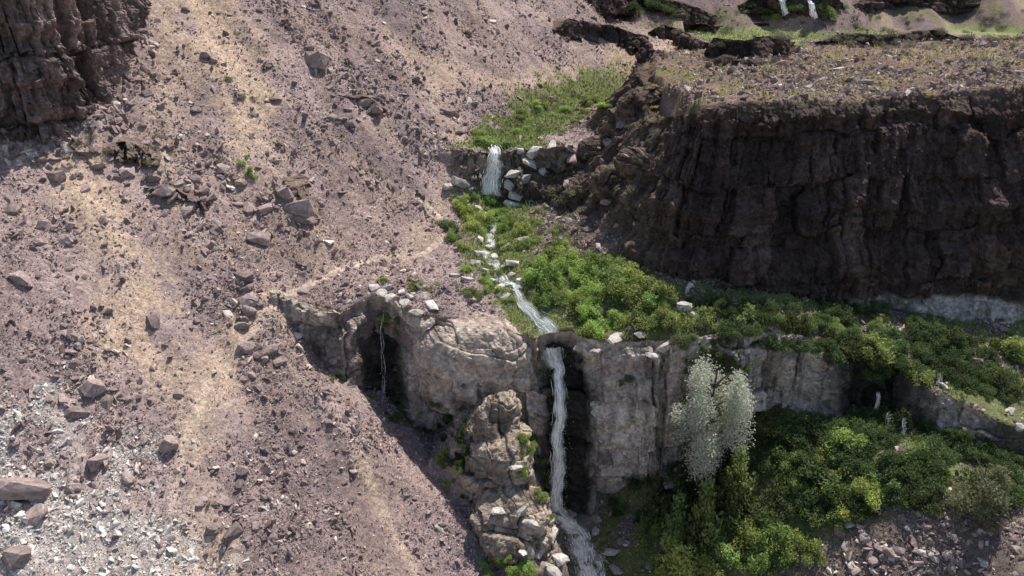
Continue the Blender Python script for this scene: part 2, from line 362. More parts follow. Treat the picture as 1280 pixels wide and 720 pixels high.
bank('basalt_ledge_upper',[(690,44),(710,50),(735,54),(765,58),(800,70),(822,76)],2.6,1.2,500)
bank('basalt_ledge_far',[(884,78),(895,81),(920,84),(945,83),(985,76),(1004,68)],2.4,2.2,520)
bank('basalt_ledge_terrace',[(810,45),(828,49),(845,52),(885,62)],2.0,1.2,540)
bank('rim_cliff_far_west',[(690,8),(740,10),(795,10),(850,22),(900,26)],2.6,1.5,560)
bank('rim_cliff_far_middle',[(925,16),(960,20),(990,22),(1030,26),(1060,20)],6,1.,570)
bank('rim_cliff_far_east',[(1060,22),(1090,14),(1150,9),(1280,6)],4.,1.5,580)
bank('basalt_ledge_meadow',[(1020,62),(1060,58),(1120,60),(1180,54),(1240,56)],1.1,2,590)
bank('basalt_ledge_slope',[(860,38),(900,44),(950,40),(1000,36)],1.4,2,595)
bank('rock_ledge_scree',[(120,192),(150,198),(185,204),(205,208)],1.3,.8,600,lin(96,83,77),lin(140,121,110),.1,(.9,.9))
bank('rock_ledge_scree_middle',[(175,245),(205,262),(240,275),(270,268)],1.5,1.0,610,lin(90,78,72),lin(136,118,108),.1,(.9,.9))
bank('rock_ledge_scree_upper',[(430,122),(455,138),(495,152)],1.3,.9,620,lin(90,78,72),lin(136,118,108),.1,(.9,.9))
bank('rock_ledge_scree_bench',[(345,228),(365,255),(388,275)],1.2,.9,630,lin(90,78,72),lin(136,118,108),.1,(.9,.9))
print('cliffs',time.time()-T0)

# ------------------------------------------------ boulders and outcrops
def hull(seed,n=22,box=.6,flat=.7):
    r=random.Random(seed);bm=bmesh.new()
    for i in range(n):
        p=Vector([r.uniform(-1,1) for _ in range(3)])
        m=max(abs(c) for c in p);p=p/m*(1-box)+p.normalized()*box
        p*=r.uniform(.8,1.05)
        bm.verts.new((p.x,p.y*.8,p.z*flat))
    bmesh.ops.convex_hull(bm,input=bm.verts[:])
    bmesh.ops.delete(bm,geom=[e for e in bm.verts if not e.link_faces],context='VERTS')
    bmesh.ops.triangulate(bm,faces=bm.faces[:])
    bm.verts.index_update();v=np.array([q.co[:] for q in bm.verts]);f=np.array([[w.index for w in q.verts] for q in bm.faces]);bm.free()
    return v,f
bmesh_d=[]
for i in range(14):
    v,f=hull(i,26,.4,.45+.03*i)
    o=mk('boulder',v,f,None,False,M_boulder,False);bmesh_d.append(o.data);bpy.data.objects.remove(o)
bmesh_p=[]
for m in bmesh_d[:8]:
    q=m.copy();q.materials.clear();q.materials.append(M_boulderp);bmesh_p.append(q)
def outcrop(name,c,r,seed,c1,c2,label,pw=3.2,lean=0,rot=0,fb=(.3,.3),rough=1.,nu=280,nv=170):
    th=np.linspace(0,2*np.pi,nu);ph=np.linspace(-np.pi/2,np.pi/2,nv);T,Ph=np.meshgrid(th,ph)
    sp=lambda a,p:np.sign(a)*np.abs(a)**(2/p)
    x=r[0]*sp(np.cos(Ph),pw)*sp(np.cos(T),2.6);y=r[1]*sp(np.cos(Ph),pw)*sp(np.sin(T),2.6);z=r[2]*sp(np.sin(Ph),pw)
    cr,sr=math.cos(rot),math.sin(rot)
    x,y=x*cr-y*sr,x*sr+y*cr
    x+=lean*z
    x=x.ravel();y=y.ravel();z=z.ravel();l=np.sqrt(x*x+y*y+z*z)+1e-9
    X0,Y0,Z0=x+c[0],y+c[1],z+c[2]
    tt=X0+.35*Y0+.9*fbm(X0/2,Y0/2,Z0/2,o=3,seed=seed+1);zz=Z0+1.1*fbm(X0/3,Y0/3,Z0/3,o=3,seed=seed+6)+.15*X0
    ID,e1,tl=bricks(tt*fb[0],zz*fb[1],seed);ID2,e2,tl2=bricks(tt*fb[0]*2.7,zz*fb[1]*2.6,seed+4)
    d=.6*(ID-.5)+.7*tl+.28*(ID2-.5)+.35*tl2-.2*ss(.05,0,e1)-.08*ss(.08,0,e2)+.8*fbm(X0/2.2,Y0/2.2,Z0/2.2,o=5,seed=seed)+.3*fbm(X0*1.5,Y0*1.5,Z0*1.5,o=5,seed=seed+2,g=.62)
    d*=rough
    x,y,z=x*(1+d/l),y*(1+d/l),z*(1+d/l*.7)
    t=np.clip(.5+.9*fbm(X0/2,Y0/2,Z0/2,o=4,seed=seed+5)+.3*(ID2-.5),0,1)[:,None]
    C=(c1*(1-t)+c2*t)*(1-.3*ss(.05,0,e1))[:,None]*(1+.25*(ID2-.5))[:,None]
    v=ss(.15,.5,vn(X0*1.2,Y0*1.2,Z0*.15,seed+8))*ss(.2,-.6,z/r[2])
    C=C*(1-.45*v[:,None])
    ob=mk(name,np.stack([x,y,z],1),gridfaces(nv,nu),C,False,M_cliff);ob.location=c
    ob['label']=label;ob['category']='rock outcrop'
    return ob
tn1=lin(168,150,137);tn2=lin(222,203,184)
outcrop('rock_outcrop',(-3.0,54.9,-32.4),(4.9,2.9,4.3),700,tn1,tn2,'rounded grey rock mass beside the waterfall lip',2.7,.05,-.15,(.24,.3),.9)
outcrop('rock_outcrop',(9.0,53.0,-36.8),(3.0,2.0,6.6),720,tn1,lin(222,208,195),'blocky grey rock buttress beside the waterfall',3.0,.0,.1,(.28,.25),1.1)
sp1=lin(136,120,107);sp2=lin(200,180,160)
outcrop('rock_outcrop',(-1.1,49.6,-35.0),(1.7,1.5,3.1),740,sp1,sp2,'jagged rock spire standing in the gully',2.5,.05,0,(.5,.4),1.2)
outcrop('rock_outcrop',(-1.3,48.2,-38.0),(2.6,2.2,3.6),760,sp1,sp2,'craggy middle block of the gully ridge',2.4,.05,0,(.4,.35),1.2)
outcrop('rock_outcrop',(.0,45.8,-41.2),(3.2,2.6,3.4),780,sp1,sp2,'craggy foot of the gully ridge above the creek',2.3,.0,0,(.4,.35),1.3)
bpy.context.view_layer.update();dg=bpy.context.evaluated_depsgraph_get()
def cast(u,v):
    d=Vector(ray(u,v)).normalized()
    ok,loc,nr,i,ob,mx=scene.ray_cast(dg,d*20,d)
    return (loc,nr) if ok else (Vector(hit(u,v)),Vector((0,0,1)))
sites=[cast(u,v)[0] for u,v in [(745,185),(785,150),(765,225),(805,200),(722,238),(800,130)]]
for i,l in enumerate(sites):
    outcrop('rock_outcrop',(l.x+.3,l.y+.6,l.z-.5),(2.0+.5*(i%2),1.5,1.3+.3*(i%3)),820+i*20,lin(84,71,65),lin(136,116,102),'low brown basalt ledge stepping down the butte end',3.0,0,.5*(i%3-1),(.6,.8),.75,160,90)
bpy.context.view_layer.update();dg=bpy.context.evaluated_depsgraph_get()
def boulder(u,v,px,pale=False,lab=None,flat=1):
    loc,nr=cast(u,v);s=px/F*loc.length*.5
    me=random.choice(bmesh_p if pale else bmesh_d)
    o=bpy.data.objects.new('boulder',me);col.objects.link(o)
    o.scale=(s*random.uniform(.9,1.3),s*random.uniform(.8,1.1),s*random.uniform(.65,1.)*flat)
    o.rotation_euler=(random.uniform(-.5,.5),random.uniform(-.5,.5),random.uniform(0,6.28))
    o.location=loc+Vector((0,0,s*.1))
    o['label']=lab or ('pale grey boulder beside the stream' if pale else 'angular purple brown boulder lying on the scree slope')
    o['category']='boulder';o['group']='pale boulders by the stream' if pale else 'boulders on the talus slope'
    return o
big=[(28,612,52,'large flat topped boulder on the pale gravel'),(97,516,26,None),(115,484,34,None),(45,645,30,None),(122,578,26,None),(20,697,34,None),(192,401,24,None),(27,350,24,None),
(322,299,30,'light brown slab boulder on the scree'),(372,262,34,'long tilted basalt slab on the scree'),(356,243,26,None),(382,275,22,None),(280,212,22,None),(300,229,18,None),(395,78,30,'lone wide boulder high on the slope'),(245,138,14,None),(332,262,20,None),(310,262,16,None),
(305,347,22,None),(308,362,22,None),(310,376,24,None),(312,390,22,None),(300,408,20,None),(307,436,24,None),(338,438,24,None),(350,452,18,None),(214,554,24,None),(225,492,14,None),(302,588,18,None),(430,602,12,None),(442,590,12,None),
(270,662,20,None),(292,668,24,None),(280,628,18,None),(255,625,12,None),(300,606,14,None),(330,575,11,None),(70,222,22,None),(52,282,18,None),(88,282,14,None),(18,262,20,None),(122,210,18,None),(160,215,22,None),(205,240,20,None),(235,262,24,None),(215,250,22,None),(255,240,16,None),
(190,225,20,None),(245,225,16,None),(260,205,14,None),(265,248,18,None),(345,125,12,None),(385,60,16,None),(428,150,18,None),(440,158,14,None),(415,148,14,None),(258,70,18,None),(268,76,14,None),(455,130,20,None),(470,140,18,None),(430,95,12,None),(560,140,18,None),(592,130,12,None),(520,100,12,None),(575,165,16,None),
(380,364,18,None),(415,452,14,None),(200,690,12,None),(160,500,12,None),(133,505,20,None),(60,500,12,None),(30,450,12,None),(160,600,18,None),(180,550,14,None),(92,610,16,None),(62,580,14,None)]
for u,v,s,l in big: boulder(u,v,s,False,l)
pal=[(575,230,26),(645,218,26),(662,205,22),(668,190,18),(690,184,16),(645,243,22),(640,258,24),(650,190,14),(636,232,18),(588,238,14),(678,215,16),(560,235,16),(655,225,18),
(520,392,26),(505,382,22),(492,374,24),(478,368,20),(540,383,20),(500,366,18),(468,360,16),(486,360,16),(512,372,16),(530,372,16),(655,300,18),(600,318,16),(640,330,18),(585,350,16),(612,352,18),(650,352,16),(568,345,14),(600,300,14),(630,372,18),(645,365,14),(625,360,14),(596,330,16),(632,310,14),(606,340,14),(618,322,14),(640,345,14),(608,296,14),(590,270,14),(625,275,14),(612,310,13),(622,338,13),
(645,585,16),(622,640,18),(650,640,16),(665,655,18),(690,668,22),(672,690,20),(700,700,24),(690,715,24),(655,690,18),
(860,600,26),(842,608,22),(866,620,24),(850,590,18),(1120,535,16),(1110,548,13),(1145,540,13),(855,385,24),(870,395,18),(840,400,16),(800,420,22),(770,425,24),(745,440,22),(830,435,22),(815,445,18),(1010,410,14),
(745,665,14),(765,690,20),(770,712,18),(700,655,16),(1170,470,16),(1180,484,14),(1262,515,14),(1275,535,13)]
for u,v,s in pal: boulder(u,v,s,True)
for u,v,s in [(715,640,14),(728,655,14),(722,672,14),(738,680,14),(735,705,15),(750,698,13),(712,660,13),(750,715,14),(726,712,13),(700,636,12),(745,650,14)]: boulder(u,v,s,False,'dark wet boulder in the foaming cascade')
clusters=[(235,240,38,44,6,13),(455,138,25,24,5,9),(280,650,25,18,6,12),(120,500,45,20,6,12),(350,255,35,22,6,12),(310,390,16,12,8,14),(60,270,50,16,6,10),(560,150,25,16,5,9),(420,60,70,24,4,7),(150,600,60,20,6,12),(330,450,20,10,7,12),(450,560,70,14,4,8),(500,60,60,24,4,8),(300,30,50,14,4,8),(150,200,35,22,6,11),(60,400,60,16,5,10)]
extra=[]
for cu,cv,sd,k,s0,s1 in clusters:
    for i in range(k):
        u=random.gauss(cu,sd);v=random.gauss(cv,sd*.6)
        if u<5 or v<10 or v>716 or (u<195 and v<180): continue
        px=random.uniform(s0,s1)
        if i<k*.22: boulder(u,v,px*1.1)
        else:
            q=hit(u,v);extra.append((q[0],q[1],px/F*np.linalg.norm(q)*.5))
for i in range(150):
    u,v=random.uniform(1040,1280),random.uniform(654,718)
    if i<24: boulder(u,v,random.uniform(9,17),i%3==0,'broken block in the rubble below the ledge')
    else: q=hit(u,v);extra.append((q[0],q[1],random.uniform(.14,.36)))
for i in range(60):
    q=hit(random.uniform(700,1280),random.uniform(80,140));extra.append((q[0],q[1],random.uniform(.12,.35)))
for i in range(12): boulder(random.uniform(690,800),random.uniform(150,300),random.uniform(8,18),False,'dark block on the end of the butte')
# rubble banked against the foot of the columnar cliff
for i in range(170):
    k=random.uniform(2,8.5);j=int(k);fr=k-j;bx=BX[j][0]*(1-fr)+BX[j+1][0]*fr;by=BX[j][1]*(1-fr)+BX[j+1][1]*fr;off_=abs(random.gauss(0,1.3))
    extra.append((bx+off_*.75,by-off_*.65,random.uniform(.15,.55)))
extra=np.array(extra)

# ------------------------------------------------ loose stones (stuff)
def rotm(n):
    q=rng.normal(size=(n,4));q/=np.linalg.norm(q,axis=1)[:,None];w,x,y,z=q.T
    return np.stack([1-2*(y*y+z*z),2*(x*y-z*w),2*(x*z+y*w),2*(x*y+z*w),1-2*(x*x+z*z),2*(y*z-x*w),2*(x*z-y*w),2*(y*z+x*w),1-2*(x*x+y*y)],1).reshape(n,3,3)
N=560000
az=rng.uniform(-.76,.7,N);r=np.exp(rng.uniform(math.log(32),math.log(170),N))
sx=r*np.sin(az);sy=r*np.cos(az)
def lookup(arr,x,y):
    i=np.clip(np.searchsorted(ax,x),0,len(ax)-1);j=np.clip(np.searchsorted(ay,y),0,len(ay)-1);return arr.reshape(X.shape)[j,i]
sS=lookup(sand,sx,sy);sG=lookup(np.clip(green+farg,0,1),sx,sy);sT=lookup(trail,sx,sy);sPale=lookup(pale,sx,sy)
sz=HG(sx,sy)
sa=(sx*.669-sy*.743);sc_=(sx*.743+sy*.669)
cl=fbm(sa/4,sc_/2.4,o=5,seed=91)
keep=rng.random(N)<np.clip((.95-.65*sS)*(1-.9*sG)*(1-sT)*(.75+1.0*cl)+.6*sPale*(1-sT),0,1)
gx=HG(sx+.4,sy)-sz;gy=HG(sx,sy+.4)-sz
keep&=np.hypot(gx,gy)<.9
sx,sy,sz,sPale,sS,cl=sx[keep],sy[keep],sz[keep],sPale[keep],sS[keep],cl[keep];n=len(sx)
dist=np.hypot(sx,sy)
size=np.clip(.032*(1-rng.random(n))**(-.43),.032,.27)*np.clip(dist/45,.8,1.6)*(1+.7*cl+.3*sPale)
sx=np.r_[sx,extra[:,0]];sy=np.r_[sy,extra[:,1]];sz=np.r_[sz,HG(extra[:,0],extra[:,1])];size=np.r_[size,extra[:,2]];sPale=np.r_[sPale,np.zeros(len(extra))];n=len(sx)
tmpl=[hull(50+i,10,.4,.6) for i in range(6)]
V=[];Fc=[];CC=[];off=0
which=rng.integers(0,6,n)
base1=lin(170,149,143);base2=lin(132,114,111);base3=lin(206,190,176);base4=lin(222,213,203)
for k,(tv,tf) in enumerate(tmpl):
    idx=np.where(which==k)[0];m=len(idx)
    R=rotm(m);S=size[idx][:,None]*np.array([1.2,1,.75])*rng.uniform(.75,1.25,(m,3))
    vv=np.einsum('nij,nkj->nki',R,tv[None]*S[:,None,:])
    vv+=np.stack([sx[idx],sy[idx],sz[idx]+size[idx]*.08],1)[:,None,:]
    t=rng.random((m,1));c=base1*(1-t)+base2*t
    q=rng.random(m);c=np.where((q<.16)[:,None],base3,c);c=np.where((rng.random(m)<sPale[idx]*.9)[:,None],base4,c)
    c=c*rng.uniform(.7,1.2,(m,1))
    V.append(vv.reshape(-1,3));CC.append(np.repeat(c,len(tv),0))
    Fc.append((tf[None]+(np.arange(m)*len(tv))[:,None,None]+off).reshape(-1,3));off+=m*len(tv)
o=mk('loose_stones',np.concatenate(V),np.concatenate(Fc),np.concatenate(CC),False,M_stone)
o['kind']='stuff';o['label']='loose angular talus stones covering the slopes'
print('stones',n,time.time()-T0)

# ------------------------------------------------ foliage
def leaves(seed,n,blobs,rad,size,asp=2.2,up=.5,hgt=1.,full=False):
    r=np.random.default_rng(seed)
    b=r.normal(size=(blobs,3));b/=np.linalg.norm(b,axis=1)[:,None];b*=r.random((blobs,1))**(.5 if not full else .4)*.78
    if not full: b[:,2]=np.abs(b[:,2])*1.1
    br=r.uniform(.2,.42,blobs) if not full else r.uniform(.13,.36,blobs)
    w=r.choice(blobs,n,p=br**2/(br**2).sum());d=r.normal(size=(n,3));d/=np.linalg.norm(d,axis=1)[:,None]
    p=b[w]+d*(br[w]*(r.random(n)**.4 if not full else np.abs(r.normal(.72,.22,n))))[:,None]
    if full: p[:,:2]*=(1.05-.2*p[:,2:])
    p[:,2]*=hgt
    if not full: p=p[p[:,2]>-.05]
    n=len(p)
    p=p*rad
    a=r.normal(size=(n,3))*.8+np.array([0,0,up]);a/=np.linalg.norm(a,axis=1)[:,None]
    q=np.cross(a,r.normal(size=(n,3)));q/=np.linalg.norm(q,axis=1)[:,None]
    s=size*r.uniform(.6,1.3,(n,1))
    v=np.stack([p-a*s*.5,p+q*s/asp*.5,p+a*s*.5,p-q*s/asp*.5],1).reshape(-1,3)
    f=np.arange(n*4).reshape(n,4)
    c=r.uniform(.65,1.3,(n,1))*np.array([1,1,1])+r.uniform(-.12,.2,(n,1))*np.array([1.2,.3,.1])
    return v,f,np.repeat(c,4,0)
def tube(path,rad,k=7):
    path=np.array(path,float);V=[]
    for i,p in enumerate(path):
        t=path[min(i+1,len(path)-1)]-path[max(i-1,0)];t/=np.linalg.norm(t)+1e-9
        a=np.cross(t,[.3,1,.1]);a/=np.linalg.norm(a);b=np.cross(t,a)
        th=np.linspace(0,2*np.pi,k,endpoint=False)
        V.append(p+rad[i]*(np.cos(th)[:,None]*a+np.sin(th)[:,None]*b))
    V=np.concatenate(V);F=[]
    for i in range(len(path)-1):
        for j in range(k):
            F.append([i*k+j,i*k+(j+1)%k,(i+1)*k+(j+1)%k,(i+1)*k+j])
    return V,np.array(F)
def limbs(seed,h,rad,r0,nb=9):
    r=np.random.default_rng(seed);V=[];Fs=[];o=0
    def add(v,f):
        nonlocal o
        V.append(v);Fs.append(f+o);o+=len(v)
    zz=np.linspace(-.4,h*.82,9);pth=np.stack([.1*h*fbm(zz/3,zz*0+seed,seed=seed),.08*h*fbm(zz/3,zz*0+seed+5,seed=seed+1),zz],1);pth-=np.array([pth[0,0],pth[0,1],0])
    add(*tube(pth,np.linspace(r0,r0*.2,9)))
    for i in range(nb):
        k=r.integers(3,8);s=pth[k];a=r.uniform(0,6.28);L=rad*r.uniform(.4,.75)
        e=s+np.array([math.cos(a)*L,math.sin(a)*L,h*r.uniform(.08,.2)]);m=(s+e)/2+np.array([0,0,-.08*L])+r.normal(size=3)*.1
        add(*tube([s,m,e],[r0*.4,r0*.25,r0*.06],5))
    return np.concatenate(V),np.concatenate(Fs)
raw={}
def shrubset(key,mat,k,n,size,hgt,s0,asp=2.2,blobs=14):
    out=[];raw[key]=[]
    for i in range(k):
        v,f,c=leaves(s0+i,n,blobs,1.,size,asp,.5,hgt);raw[key].append((v,f,c));o=mk('shrub',v,f,c,False,mat,False);out.append(o.data);bpy.data.objects.remove(o)
    return out
SG=shrubset('g',M_green,4,2200,.14,.95,10);SD=shrubset('d',M_dark,4,2000,.15,.9,20);SB=shrubset('b',M_bright,5,2400,.13,1.,30)
SS=shrubset('s',M_sage,4,700,.2,.7,40,4);SO=shrubset('o',M_olive,3,2000,.15,.9,50);SY=shrubset('y',M_yellow,2,500,.2,.6,60,3)
def shrub(u,v,rad,meshes,name,lab,cat,grp,sq=1.):
    loc,nr=cast(u,v)
    o=bpy.data.objects.new(name,random.choice(meshes));col.objects.link(o)
    o.scale=(rad*random.uniform(.8,1.2),rad*random.uniform(.8,1.2),rad*random.uniform(.75,1.25)*sq)
    o.rotation_euler=(0,0,random.uniform(0,6.28));o.location=loc+Vector((0,0,-.1*rad))
    o['label']=lab;o['category']=cat;o['group']=grp
    return o
def inpoly(x,y,p):
    c=False;j=len(p)-1
    for i in range(len(p)):
        if (p[i][1]>y)!=(p[j][1]>y) and x<(p[j][0]-p[i][0])*(y-p[i][1])/(p[j][1]-p[i][1]+1e-9)+p[i][0]: c=not c
        j=i
    return c
def fill(poly,n,r0,r1,meshes,name,lab,cat,grp,sq=1.):
    us=[p[0] for p in poly];vs=[p[1] for p in poly];k=0
    while k<n:
        u=random.uniform(min(us),max(us));v=random.uniform(min(vs),max(vs))
        if inpoly(u,v,poly): shrub(u,v,random.uniform(r0,r1),meshes,name,lab,cat,grp,sq);k+=1
stuff={}
def undergrowth(poly,n,r0,r1,key,sq=1.):
    S_=stuff.setdefault(key,[[],[],[],0])
    us=[p[0] for p in poly];vs=[p[1] for p in poly];k=0
    while k<n:
        u=random.uniform(min(us),max(us));v=random.uniform(min(vs),max(vs))
        if inpoly(u,v,poly):
            loc,nr=cast(u,v);k+=1;rad=random.uniform(r0,r1);vv,ff,c=random.choice(raw[key]);a=random.uniform(0,6.28)
            kk=len(ff)//2;vv=vv[:kk*4];c=c[:kk*4]
            x=vv[:,0]*math.cos(a)-vv[:,1]*math.sin(a);y=vv[:,0]*math.sin(a)+vv[:,1]*math.cos(a)
            S_[0].append(np.stack([x,y,vv[:,2]*sq],1)*rad+np.array(loc));S_[1].append(ff[:kk]+S_[3]);S_[2].append(c*random.uniform(.65,1.35));S_[3]+=kk*4
gS='green shrubs along the stream'
hol=[(592,185),(600,165),(640,150),(670,122),(770,118),(765,140),(720,160),(660,168),(620,192)]
fill(hol,34,.6,1.5,SB+SG,'shrub','low bright green shrub in the upstream hollow','shrub',gS,.7)
fill([(556,250),(600,240),(640,262),(668,285),(665,310),(632,312),(618,300),(596,300),(580,330),(556,290)],36,.5,1.2,SG+SB,'shrub','leafy green shrub on the stream bank','shrub',gS)
fill([(575,335),(640,345),(650,385),(590,375)],12,.35,.75,SG+SB,'shrub','leafy green shrub on the stream bank','shrub',gS)
fill([(655,330),(690,310),(740,330),(810,350),(850,385),(870,410),(800,405),(730,428),(712,405),(672,365)],50,.9,1.9,SG+SB+SB,'shrub','dense green shrub beneath the basalt cliff','shrub',gS)
fill([(470,345),(550,350),(550,362),(480,362)],8,.3,.55,SB,'shrub','small yellow green bush on the bench','shrub',gS)
fill([(462,395),(505,395),(512,420),(478,418)],7,.35,.65,SB,'shrub','small green bush hanging at the ledge','shrub',gS)
gD='shrubs in the shade of the cliff'
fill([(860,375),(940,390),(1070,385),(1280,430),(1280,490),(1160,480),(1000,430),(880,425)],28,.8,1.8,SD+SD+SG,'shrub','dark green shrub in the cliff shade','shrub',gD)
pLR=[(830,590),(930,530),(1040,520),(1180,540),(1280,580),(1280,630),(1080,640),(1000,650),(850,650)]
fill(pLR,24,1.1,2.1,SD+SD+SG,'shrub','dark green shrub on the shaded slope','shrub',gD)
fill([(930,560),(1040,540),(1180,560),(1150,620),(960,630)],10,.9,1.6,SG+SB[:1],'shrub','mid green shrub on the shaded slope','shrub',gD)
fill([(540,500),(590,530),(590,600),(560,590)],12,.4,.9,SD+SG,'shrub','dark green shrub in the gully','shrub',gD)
fill([(645,510),(668,550),(695,610),(690,650),(655,600)],22,.35,.85,SG+SB,'shrub','green shrub clinging to the rock spire','shrub',gS)
fill([(590,695),(690,708),(680,720),(600,720)],9,.4,.8,SB,'shrub','bright green shrub at the foot of the slope','shrub',gS)
fill([(545,570),(575,600),(560,610)],4,.3,.5,SB,'shrub','small green bush at the gully edge','shrub',gS)
fill([(410,465),(430,470),(428,490),(412,485)],4,.3,.45,SB,'shrub','small green bush at the cliff foot','shrub',gS)
fill([(770,465),(800,465),(790,485),(770,480)],3,.3,.5,SO,'shrub','small bush growing on the grey rock','shrub',gS)
fill([(830,400),(880,400),(880,440),(835,430)],8,.5,.9,SO,'shrub','olive green shrub on the ledge','shrub',gS)
for u,v,r in [(302,205,.55),(312,217,.6),(318,222,.4),(310,196,.35)]: shrub(u,v,r,SB,'shrub','bright green bush alone on the scree','shrub',gS)
for u,v,r in [(285,98,.6),(300,120,.8),(315,122,.6)]: shrub(u,v,r,SO,'shrub','low olive bush on the sandy slope','shrub',gS,.5)
undergrowth(pLR,150,.7,1.5,'d');undergrowth([(860,375),(940,385),(1070,385),(1280,430),(1280,500),(1160,480),(1000,440),(880,430)],150,.6,1.2,'d')
undergrowth([(800,640),(1040,630),(1050,650),(1020,720),(780,720)],60,.6,1.2,'g')
undergrowth([(1040,440),(1160,455),(1160,480),(1040,470)],16,.5,1.,'d');undergrowth([(1040,515),(1280,545),(1280,600),(1040,560)],50,.6,1.2,'d')
undergrowth([(850,430),(945,440),(945,560),(850,540)],40,.6,1.1,'d');undergrowth([(1200,455),(1280,470),(1250,510),(1210,500)],14,.5,1.,'d')
undergrowth([(750,600),(850,600),(860,660),(770,660)],22,.4,.9,'d')
undergrowth([(540,500),(600,540),(590,640),(555,590)],16,.3,.7,'d');undergrowth([(455,490),(510,500),(540,550),(490,530)],14,.3,.7,'g')
undergrowth([(650,320),(700,300),(810,350),(860,400),(740,425),(690,380)],30,.5,1.1,'b')
undergrowth([(560,250),(665,270),(660,330),(580,330)],14,.4,.8,'g');undergrowth([(655,250),(720,270),(770,330),(680,320)],26,.4,.9,'s')
undergrowth([(690,170),(760,120),(830,170),(800,240),(720,290),(680,260)],70,.3,.8,'s');undergrowth(hol,22,.4,1.,'s')
undergrowth([(660,270),(720,290),(750,330),(680,330)],12,.5,.9,'g')
undergrowth([(780,10),(1280,14),(1280,60),(1010,62),(880,60),(800,30)],120,.5,1.3,'s');undergrowth([(780,8),(830,8),(840,20),(790,22)],10,1.,2.,'d');undergrowth([(930,6),(1060,10),(1060,26),(930,24)],22,.7,1.6,'g')
for key,mt,lb in (('d',M_dark,'dense dark green undergrowth in the cliff shade'),('b',M_bright,'dense bright green undergrowth beside the stream'),('g',M_green,'green undergrowth beside the stream'),('s',M_sage,'grey brown brush beside the stream')):
    S_=stuff[key];o=mk('undergrowth' if key!='s' else 'brush',np.concatenate(S_[0]),np.concatenate(S_[1]),np.concatenate(S_[2]),False,mt);o['kind']='stuff';o['label']=lb
for u,v,r,l in [(850,700,2.4,'large bright green shrub at the slope foot'),(885,715,1.9,''),(860,675,1.6,''),(830,712,1.5,''),(905,690,1.6,''),(940,680,1.8,''),(965,675,2.0,''),(985,690,1.7,''),(955,700,1.9,''),(1012,690,1.3,''),
 (1050,622,1.5,'round bright green shrub catching the sun'),(1072,618,1.9,''),(1095,622,1.3,''),(1060,640,1.2,'')]:
    shrub(u,v,r,SB,'shrub',l or 'bright green leafy shrub in full sun','shrub','bright shrubs below the ledge')
gG='sagebrush on the slopes'
for i in range(90):
    u=random.uniform(700,1280);v=random.uniform(78,140);shrub(u,v,random.uniform(.25,.6),SS+SO[:1]+SY+SY,'sagebrush','small grey green sagebrush on the butte top','sagebrush',gG,.6)
for i in range(90):
    u=random.uniform(180,640);v=random.uniform(10,330);shrub(u,v,random.uniform(.16,.36)*(1.3 if v<100 else 1),SS,'sagebrush','small grey sagebrush on the scree slope','sagebrush',gG,.7)
for u,v,r in [(95,180,.8),(110,172,.7),(135,188,.8),(185,205,.7),(190,185,.6),(210,195,.5),(820,150,1.),(700,250,1.3),(690,235,1.2),(715,240,1.),(790,240,.9),(680,265,1.)]: shrub(u,v,r,SS,'sagebrush','grey brown brush against the rock','sagebrush',gG)
print('shrubs',time.time()-T0)
def tree(name,x,y,zc,hh,rad,mat,nl,ls,lab,cat,seed,asp=2.4,blobs=60):
    zb=float(HG(x,y));h=zc+hh-zb
    v1,f1=limbs(seed,h,rad,.02*h,14)
    e=bpy.data.objects.new(name,None);col.objects.link(e);e.location=(x,y,zb)
    t=mk('trunk',v1,f1,None,True,M_bark);t.parent=e
    vv,ff,cc_=leaves(seed+1,nl,blobs,1.,ls,asp,.3,1,True)
    cen=vv.reshape(-1,4,3).mean(1,keepdims=True);loc=vv.reshape(-1,4,3)-cen
    vv=(cen*np.array([rad,rad,hh])*1.05+loc).reshape(-1,3);vv[:,2]+=zc-zb
    c=mk('crown',vv,ff,cc_,False,mat);c.parent=e
    e['label']=lab;e['category']=cat
    return e
tree('olive_tree',14.4,48.0,-31.9,5.6,3.0,M_silver,26000,.2,'silvery grey leaved tree below the cliff','tree',907,blobs=36)
for dx_,dy_,r_ in [(-1.6,-1.2,3.8),(.2,-1.8,4.8),(1.8,-1.,4.),(-.6,-.2,4.6),(1.0,.4,4.8),(-2.6,0,3.4),(2.9,.2,3.8),(0,1,5.),(-.8,-2.2,3.8)]:
    o=bpy.data.objects.new('shrub',random.choice(SD+SG[:1]));col.objects.link(o);x_,y_=14.4+dx_,48.0+dy_
    o.location=(x_,y_,float(HG(x_,y_))-.2);o.scale=(2.0,2.0,r_);o['label']='tall green shrub around the foot of the silvery tree';o['category']='shrub';o['group']=gD
q=hit(1215,650);tree('small_tree',q[0],q[1],q[2]+2.4,2.5,2.0,M_olive,8000,.2,'grey green small tree on the rubble slope','tree',911,blobs=30)
q=hit(1236,668);tree('small_tree',q[0],q[1],q[2]+.8,.9,.8,M_sage,1500,.14,'small grey bush tree beside rubble','tree',915,blobs=14)

